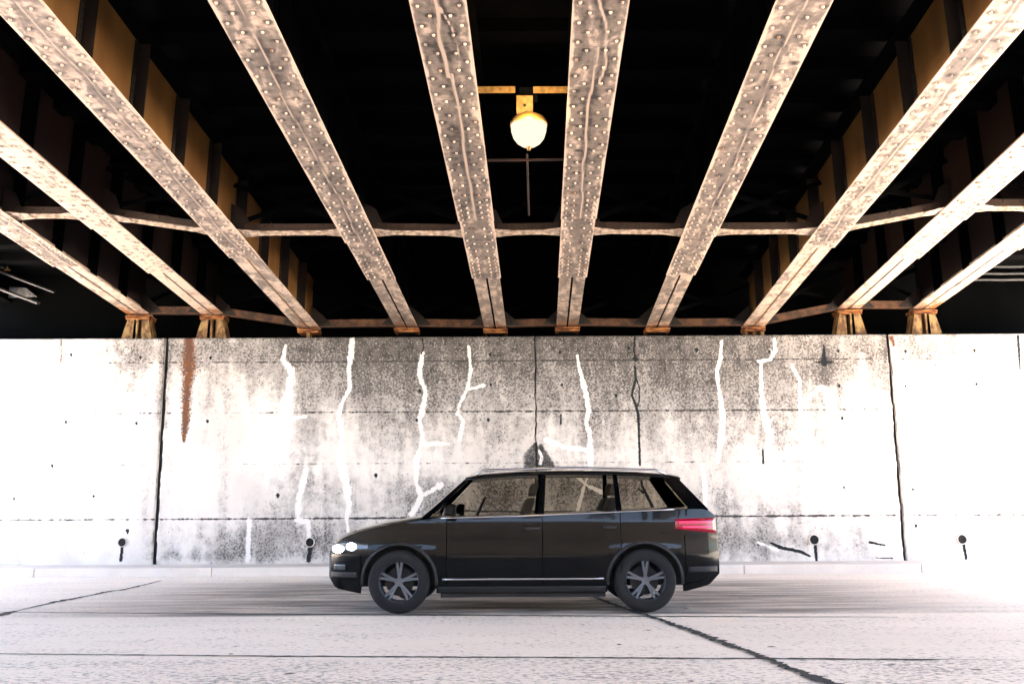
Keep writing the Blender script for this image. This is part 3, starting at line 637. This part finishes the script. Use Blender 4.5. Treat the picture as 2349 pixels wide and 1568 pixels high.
t = NT('tail_light_on'); t.b.inputs['Emission Color'].default_value = (.8, .005, .05, 1); t.b.inputs['Emission Strength'].default_value = .022; M_TAIL = t.fin((.03, .0008, .004), .2)
ZTOP = [(-2.07, .60), (-2.03, .68), (-1.95, .75), (-1.8, .81), (-1.5, .88), (-1.2, .93), (-.95, .965), (0, .985), (1.2, 1.03), (1.7, 1.05), (1.95, 1.05), (2.03, 1.02), (2.08, .93)]
ZBOT = [(-2.07, .36), (-1.98, .25), (-1.7, .2), (1.7, .21), (1.95, .27), (2.08, .38)]
WID = [(-2.07, .52), (-2.03, .63), (-1.93, .73), (-1.75, .80), (-1.5, .845), (-1.0, .86), (1.3, .865), (1.7, .84), (1.92, .79), (2.03, .72), (2.08, .64)]
WX = (-1.29, 1.27); WR = .322
def smoothv(tab, x): return (interp(tab, x-.06)+interp(tab, x)*2+interp(tab, x+.06))/4
def ztop(x): return smoothv(ZTOP, max(-2.07, min(2.08, x)))
def wid(x): return smoothv(WID, max(-2.07, min(2.08, x)))
def zbot(x):
    z = interp(ZBOT, x)
    for c in WX:
        d = abs(x-c)
        if d < .385: z = max(z, WR+math.sqrt(.385**2-d*d)*.99)
    return z
PROF = [(.2, .93), (.32, .965), (.48, .995), (.62, 1.0), (.70, .985), (.80, .985), (.92, .975), (1.06, .945)]
def sy(x, z):
    flare = sum(.018*math.exp(-((x-c)/.42)**4)*math.exp(-((z-.62)/.16)**2) for c in WX)
    return wid(x)*interp(PROF, z)+flare
xs = sorted(set([round(-2.07+i*4.15/110, 4) for i in range(111)]+[round(c+s*.385*math.cos(a), 4) for c in WX for s in (-1, 1) for a in (0.02, .1, .2, .35, .5)]))
b = MB(); NV = 14; NT2 = 8; rows = []
for x in xs:
    zb, zt = zbot(x), ztop(x); ring = []
    for i in range(NV+1):
        z = zb+(zt-zb)*i/NV; ring.append((x, -sy(x, z), z))
    y1 = sy(x, zt)
    for i in range(1, 2*NT2):
        k = i/NT2-1; ring.append((x, y1*k*(.985 if abs(k) > .95 else 1), zt+.045*(1-abs(k)**3)*(1 if x < -.9 else .2)+.012))
    for i in range(NV, -1, -1):
        z = zb+(zt-zb)*i/NV; ring.append((x, sy(x, z), z))
    rows.append(ring)
n = len(rows[0]); V = [p for r_ in rows for p in r_]; Fc = [(i*n+k, (i+1)*n+k, (i+1)*n+k+1, i*n+k+1) for i in range(len(rows)-1) for k in range(n-1)]
Fc += [tuple(range(n)), tuple((len(rows)-1)*n+k for k in range(n-1, -1, -1))]
b.add(V, Fc); b.build('body', M_PAINT, car, smooth='auto')
b = MB(); b.box(-1.8, 1.8, -.60, .60, .26, .85); b.box(-.86, .86, -.76, .76, .155, .5); b.build('underbody', M_TRIM, car)
def patch(name, mat, x0, x1, za, zb_, off=.004, sides=(-1, 1), nx=10, nz=4, emptyok=False, parent=None, taper=None):
    for sgn in sides:
        b = MB(); vs = []
        for i in range(nx+1):
            x = x0+(x1-x0)*i/nx; a_, c_ = (za(x) if callable(za) else za), (zb_(x) if callable(zb_) else zb_)
            for j in range(nz+1):
                z = a_+(c_-a_)*j/nz; vs.append((x, sgn*(sy(x, z)+off), z))
        b.add(vs, [(i*(nz+1)+j, (i+1)*(nz+1)+j, (i+1)*(nz+1)+j+1, i*(nz+1)+j+1) for i in range(nx) for j in range(nz)])
        o = b.build(name, mat, parent or car, smooth=True)
        so = o.modifiers.new('thick', 'SOLIDIFY'); so.thickness = .004; so.offset = 0
EL = lambda xc, zc, r_, h: (lambda x: zc-h*math.sqrt(max(0, 1-((x-xc)/r_)**2)), lambda x: zc+h*math.sqrt(max(0, 1-((x-xc)/r_)**2)))
for xc, zc, r_, h in ((-1.955, .655, .07, .04), (-1.80, .68, .055, .038)): z0_, z1_ = EL(xc, zc, r_, h); patch('headlight_bulb', M_HEAD, xc-r_, xc+r_, z0_, z1_, .012, nx=14)
patch('tail_bulb', M_TBULB, 1.64, 2.04, .905, .925, .012); patch('tail_bulb', M_TBULB, 1.68, 2.04, .855, .873, .012)
patch('headlight', M_LENS, -2.045, -1.62, lambda x: .60+(x+2.045)*.12, lambda x: min(.74, ztop(x)-.03) if x < -1.8 else .74-(x+1.8)*.2, .006)
patch('tail_light', M_TAIL, 1.60, 2.055, lambda x: .80+(2.05-x)*.10, lambda x: .96-(2.05-x)*.03, .006)
patch('side_moulding', M_CHROME, -.84, .84, .335, .352, .008)
for x in (-.80, .20, 1.02): patch('door_seam', M_BLACK, x, x+.008, lambda x_: .30, lambda x_: ztop(x_)-.01, .002, nx=1, nz=10)
patch('door_handle', M_TRIM, .02, .17, .845, .87, .02); patch('door_handle', M_TRIM, .84, .98, .855, .88, .02)
patch('belt_trim', M_CHROME, -.86, 1.6, lambda x: ztop(x)-.004, lambda x: ztop(x)+.010, .004, nx=20, nz=1)
patch('bumper_seam', M_BLACK, -1.70, -1.692, .36, .60, .003, nx=1); patch('bumper_seam', M_BLACK, 1.69, 1.698, .36, .78, .003, nx=1)
patch('bumper_trim', M_TRIM, 1.72, 2.05, .40, .46, .008); patch('bumper_trim', M_TRIM, -2.04, -1.72, .36, .42, .008)
patch('fog_lamp', M_LENS, -2.0, -1.86, .44, .50, .008)
patch('fuel_flap', M_BLACK, 1.42, 1.60, .80, .803, .003, sides=(-1,), nx=4, nz=1); patch('fuel_flap', M_BLACK, 1.42, 1.60, .94, .943, .003, sides=(-1,), nx=4, nz=1)
patch('sill', M_TRIM, -.88, .86, .205, .27, .006)
for c in WX:
    for sgn in (-1, 1):
        b = MB(); vs = []
        for i in range(25):
            a = math.pi*(-.03+1.06*i/24)
            for rr_, o_ in ((.375, .004), (.405, .010), (.408, -.01)):
                x = c+rr_*math.cos(a); z = WR+rr_*math.sin(a); vs.append((x, sgn*(sy(x, max(.21, z))+o_), z))
        b.add(vs, [(i*3+j, (i+1)*3+j, (i+1)*3+j+1, i*3+j+1) for i in range(24) for j in range(2)]); b.build('wheel_arch', M_TRIM, car, smooth=True)
        whl = bpy.data.objects.new('wheel', None); COL.objects.link(whl); whl.parent = car; whl.location = (c, sgn*.755, WR)
        b = MB(); b.lathe([(.205, -.09), (.23, -.1), (.29, -.1), (.312, -.085), (.322, -.05), (.322, .05), (.312, .085), (.29, .1), (.23, .1), (.205, .09)], (0, 0, 0), 'Y', 48); b.build('tyre', M_TYRE, whl, smooth=True)
        b = MB(); b.lathe([(.208, -.095*1), (.2, -.085), (.195, -.04), (.195, .09)], (0, 0, 0), 'Y', 40); b.lathe([(.0005, -.055), (.045, -.055), (.05, -.04), (.05, .02)], (0, 0, 0), 'Y', 16)
        b.lathe([(.0005, .055), (.045, .055), (.05, .04), (.05, -.02)], (0, 0, 0), 'Y', 16)
        for k in range(5):
            for dd in (-.11, .11):
                a = k*2*math.pi/5+.3; v0 = Vector((math.cos(a)*.03, sgn*.045, math.sin(a)*.03)); v1 = Vector((math.cos(a+dd*1.2)*.2, sgn*.06, math.sin(a+dd*1.2)*.2)); b.bar(v0, v1, .026, .028, (0, 1, 0))
        b.build('rim', M_RIM, whl, smooth='auto')
        b = MB(); b.lathe([(.15, .0), (.15, .012), (.0005, .012)], (0, -sgn*.01, 0), 'Y', 24); b.build('brake_disc', M_TRIM, whl)
# cabin: roof, pillars, glass
def roofz(x): return interp([(-.62, 1.385), (-.45, 1.415), (0, 1.445), (.6, 1.452), (1.2, 1.435), (1.6, 1.405), (1.72, 1.385)], x)
def roofw(x): return interp([(-.62, .55), (-.4, .60), (.5, .62), (1.3, .60), (1.72, .55)], x)
b = MB(); V = []; nxr, nyr = 24, 12
for i in range(nxr+1):
    x = -.62+2.34*i/nxr
    for j in range(nyr+1):
        k = j/nyr*2-1; V.append((x, roofw(x)*k, roofz(x)+.045*(1-abs(k)**2.6)))
b.add(V, [(i*(nyr+1)+j, (i+1)*(nyr+1)+j, (i+1)*(nyr+1)+j+1, i*(nyr+1)+j+1) for i in range(nxr) for j in range(nyr)])
o = b.build('roof', M_PAINT, car, smooth=True); so = o.modifiers.new('thick', 'SOLIDIFY'); so.thickness = .03; so.offset = -1
BW = lambda x: sy(x, ztop(x))-.02
for sgn in (-1, 1):
    def S3(x, top): return Vector((x, sgn*(roofw(x)-.005), roofz(x)-.012)) if top else Vector((x, sgn*BW(x), ztop(x)-.01))
    for nm, xb, xt, w0 in (('pillar', -1.06, -.60, .07), ('pillar', .19, .23, .07), ('pillar', 1.02, 1.0, .06), ('pillar', 1.88, 1.60, .20)):
        b = MB(); lo_ = S3(xb, 0); hi_ = S3(xt, 1); b.bar(lo_, hi_, .03, w0, (1, 0, .2)) if False else b.prism([lo_+Vector((-w0/2, 0, 0)), lo_+Vector((w0/2, 0, 0)), hi_+Vector((w0*.4, 0, 0)), hi_+Vector((-w0*.4, 0, 0))], (0, -sgn*.035, 0))
        b.build(nm, M_PAINT, car)
    for xb0, xb1, xt0, xt1 in ((-1.0, .17, -.56, .21), (.22, .99, .25, .98), (1.05, 1.80, 1.03, 1.54)):
        V = []
        for i in range(9):
            k = i/8
            for j in range(4):
                q_ = j/3; p = S3(xb0+(xb1-xb0)*k, 0).lerp(S3(xt0+(xt1-xt0)*k, 1), q_); p.y += sgn*(.012*math.sin(math.pi*q_)-.015); V.append(p)
        b = MB(); b.add(V, [(i*4+j, (i+1)*4+j, (i+1)*4+j+1, i*4+j+1) for i in range(8) for j in range(3)]); b.build('side_window', M_GLASS, car, smooth=True)
    b = MB(); b.tube([(-.5, sgn*.585, 1.43), (-.42, sgn*.592, 1.475), (.5, sgn*.605, 1.50), (1.45, sgn*.585, 1.47), (1.55, sgn*.575, 1.425)], .013, 8); b.build('roof_rail', M_CHROME, car, smooth=True)
    mir = MB(); mir.prism([(-.08, -.09, -.05), (.03, -.09, -.065), (.05, -.09, .06), (-.01, -.09, .07), (-.07, -.09, .03)], (0, .18, .0))
    mo = mir.build('mirror', M_PAINT, car, bevel=.02); mo.location = (-.74, sgn*.95, 1.05)
    b = MB(); b.bar((-.72, sgn*.82, 1.0), (-.72, sgn*.93, 1.03), .05, .03); b.build('mirror_arm', M_TRIM, car)
def sheet(name, p):
    V = []
    for i in range(9):
        k = i/8*2-1
        for j in range(5):
            q_ = j/4; a_ = Vector((p[0][0]-.0+.07*k*k*p[2], p[0][1]*k, p[0][2])); c_ = Vector((p[1][0]+.04*k*k*p[2], p[1][1]*k, p[1][2]+.03*(1-k*k))); V.append(a_.lerp(c_, q_))
    b = MB(); b.add(V, [(i*5+j, (i+1)*5+j, (i+1)*5+j+1, i*5+j+1) for i in range(8) for j in range(4)]); b.build(name, M_GLASS, car, smooth=True)
sheet('windscreen', ((-1.14, .76, .975), (-.64, .54, 1.38), 1)); sheet('rear_window', ((2.0, .70, 1.06), (1.73, .54, 1.38), -1))
for sx_, xx in ((-1, -.05), (1, -.05), (-1, .85), (1, .85)):
    b = MB(); b.prism([(xx, sx_*.36-.22, .95), (xx+.12, sx_*.36-.22, .95), (xx+.2, sx_*.36-.18, 1.18), (xx+.1, sx_*.36-.18, 1.18)], (0, .44, 0)); b.build('seat_back', M_SEAT, car, bevel=.03)
    b = MB(); b.prism([(xx+.12, sx_*.36-.12, 1.2), (xx+.2, sx_*.36-.12, 1.2), (xx+.24, sx_*.36-.11, 1.34), (xx+.15, sx_*.36-.11, 1.34)], (0, .24, 0)); b.build('headrest', M_SEAT, car, bevel=.03)
b = MB(); b.lathe([(.17, -.012), (.185, 0), (.17, .012), (.155, 0), (.17, -.012)], (0, 0, 0), 'Z', 24); sw = b.build('steering_wheel', M_TRIM, car, smooth=True); sw.location = (-.48, -.36, 1.03); sw.rotation_euler = (0, R_(-65), 0)
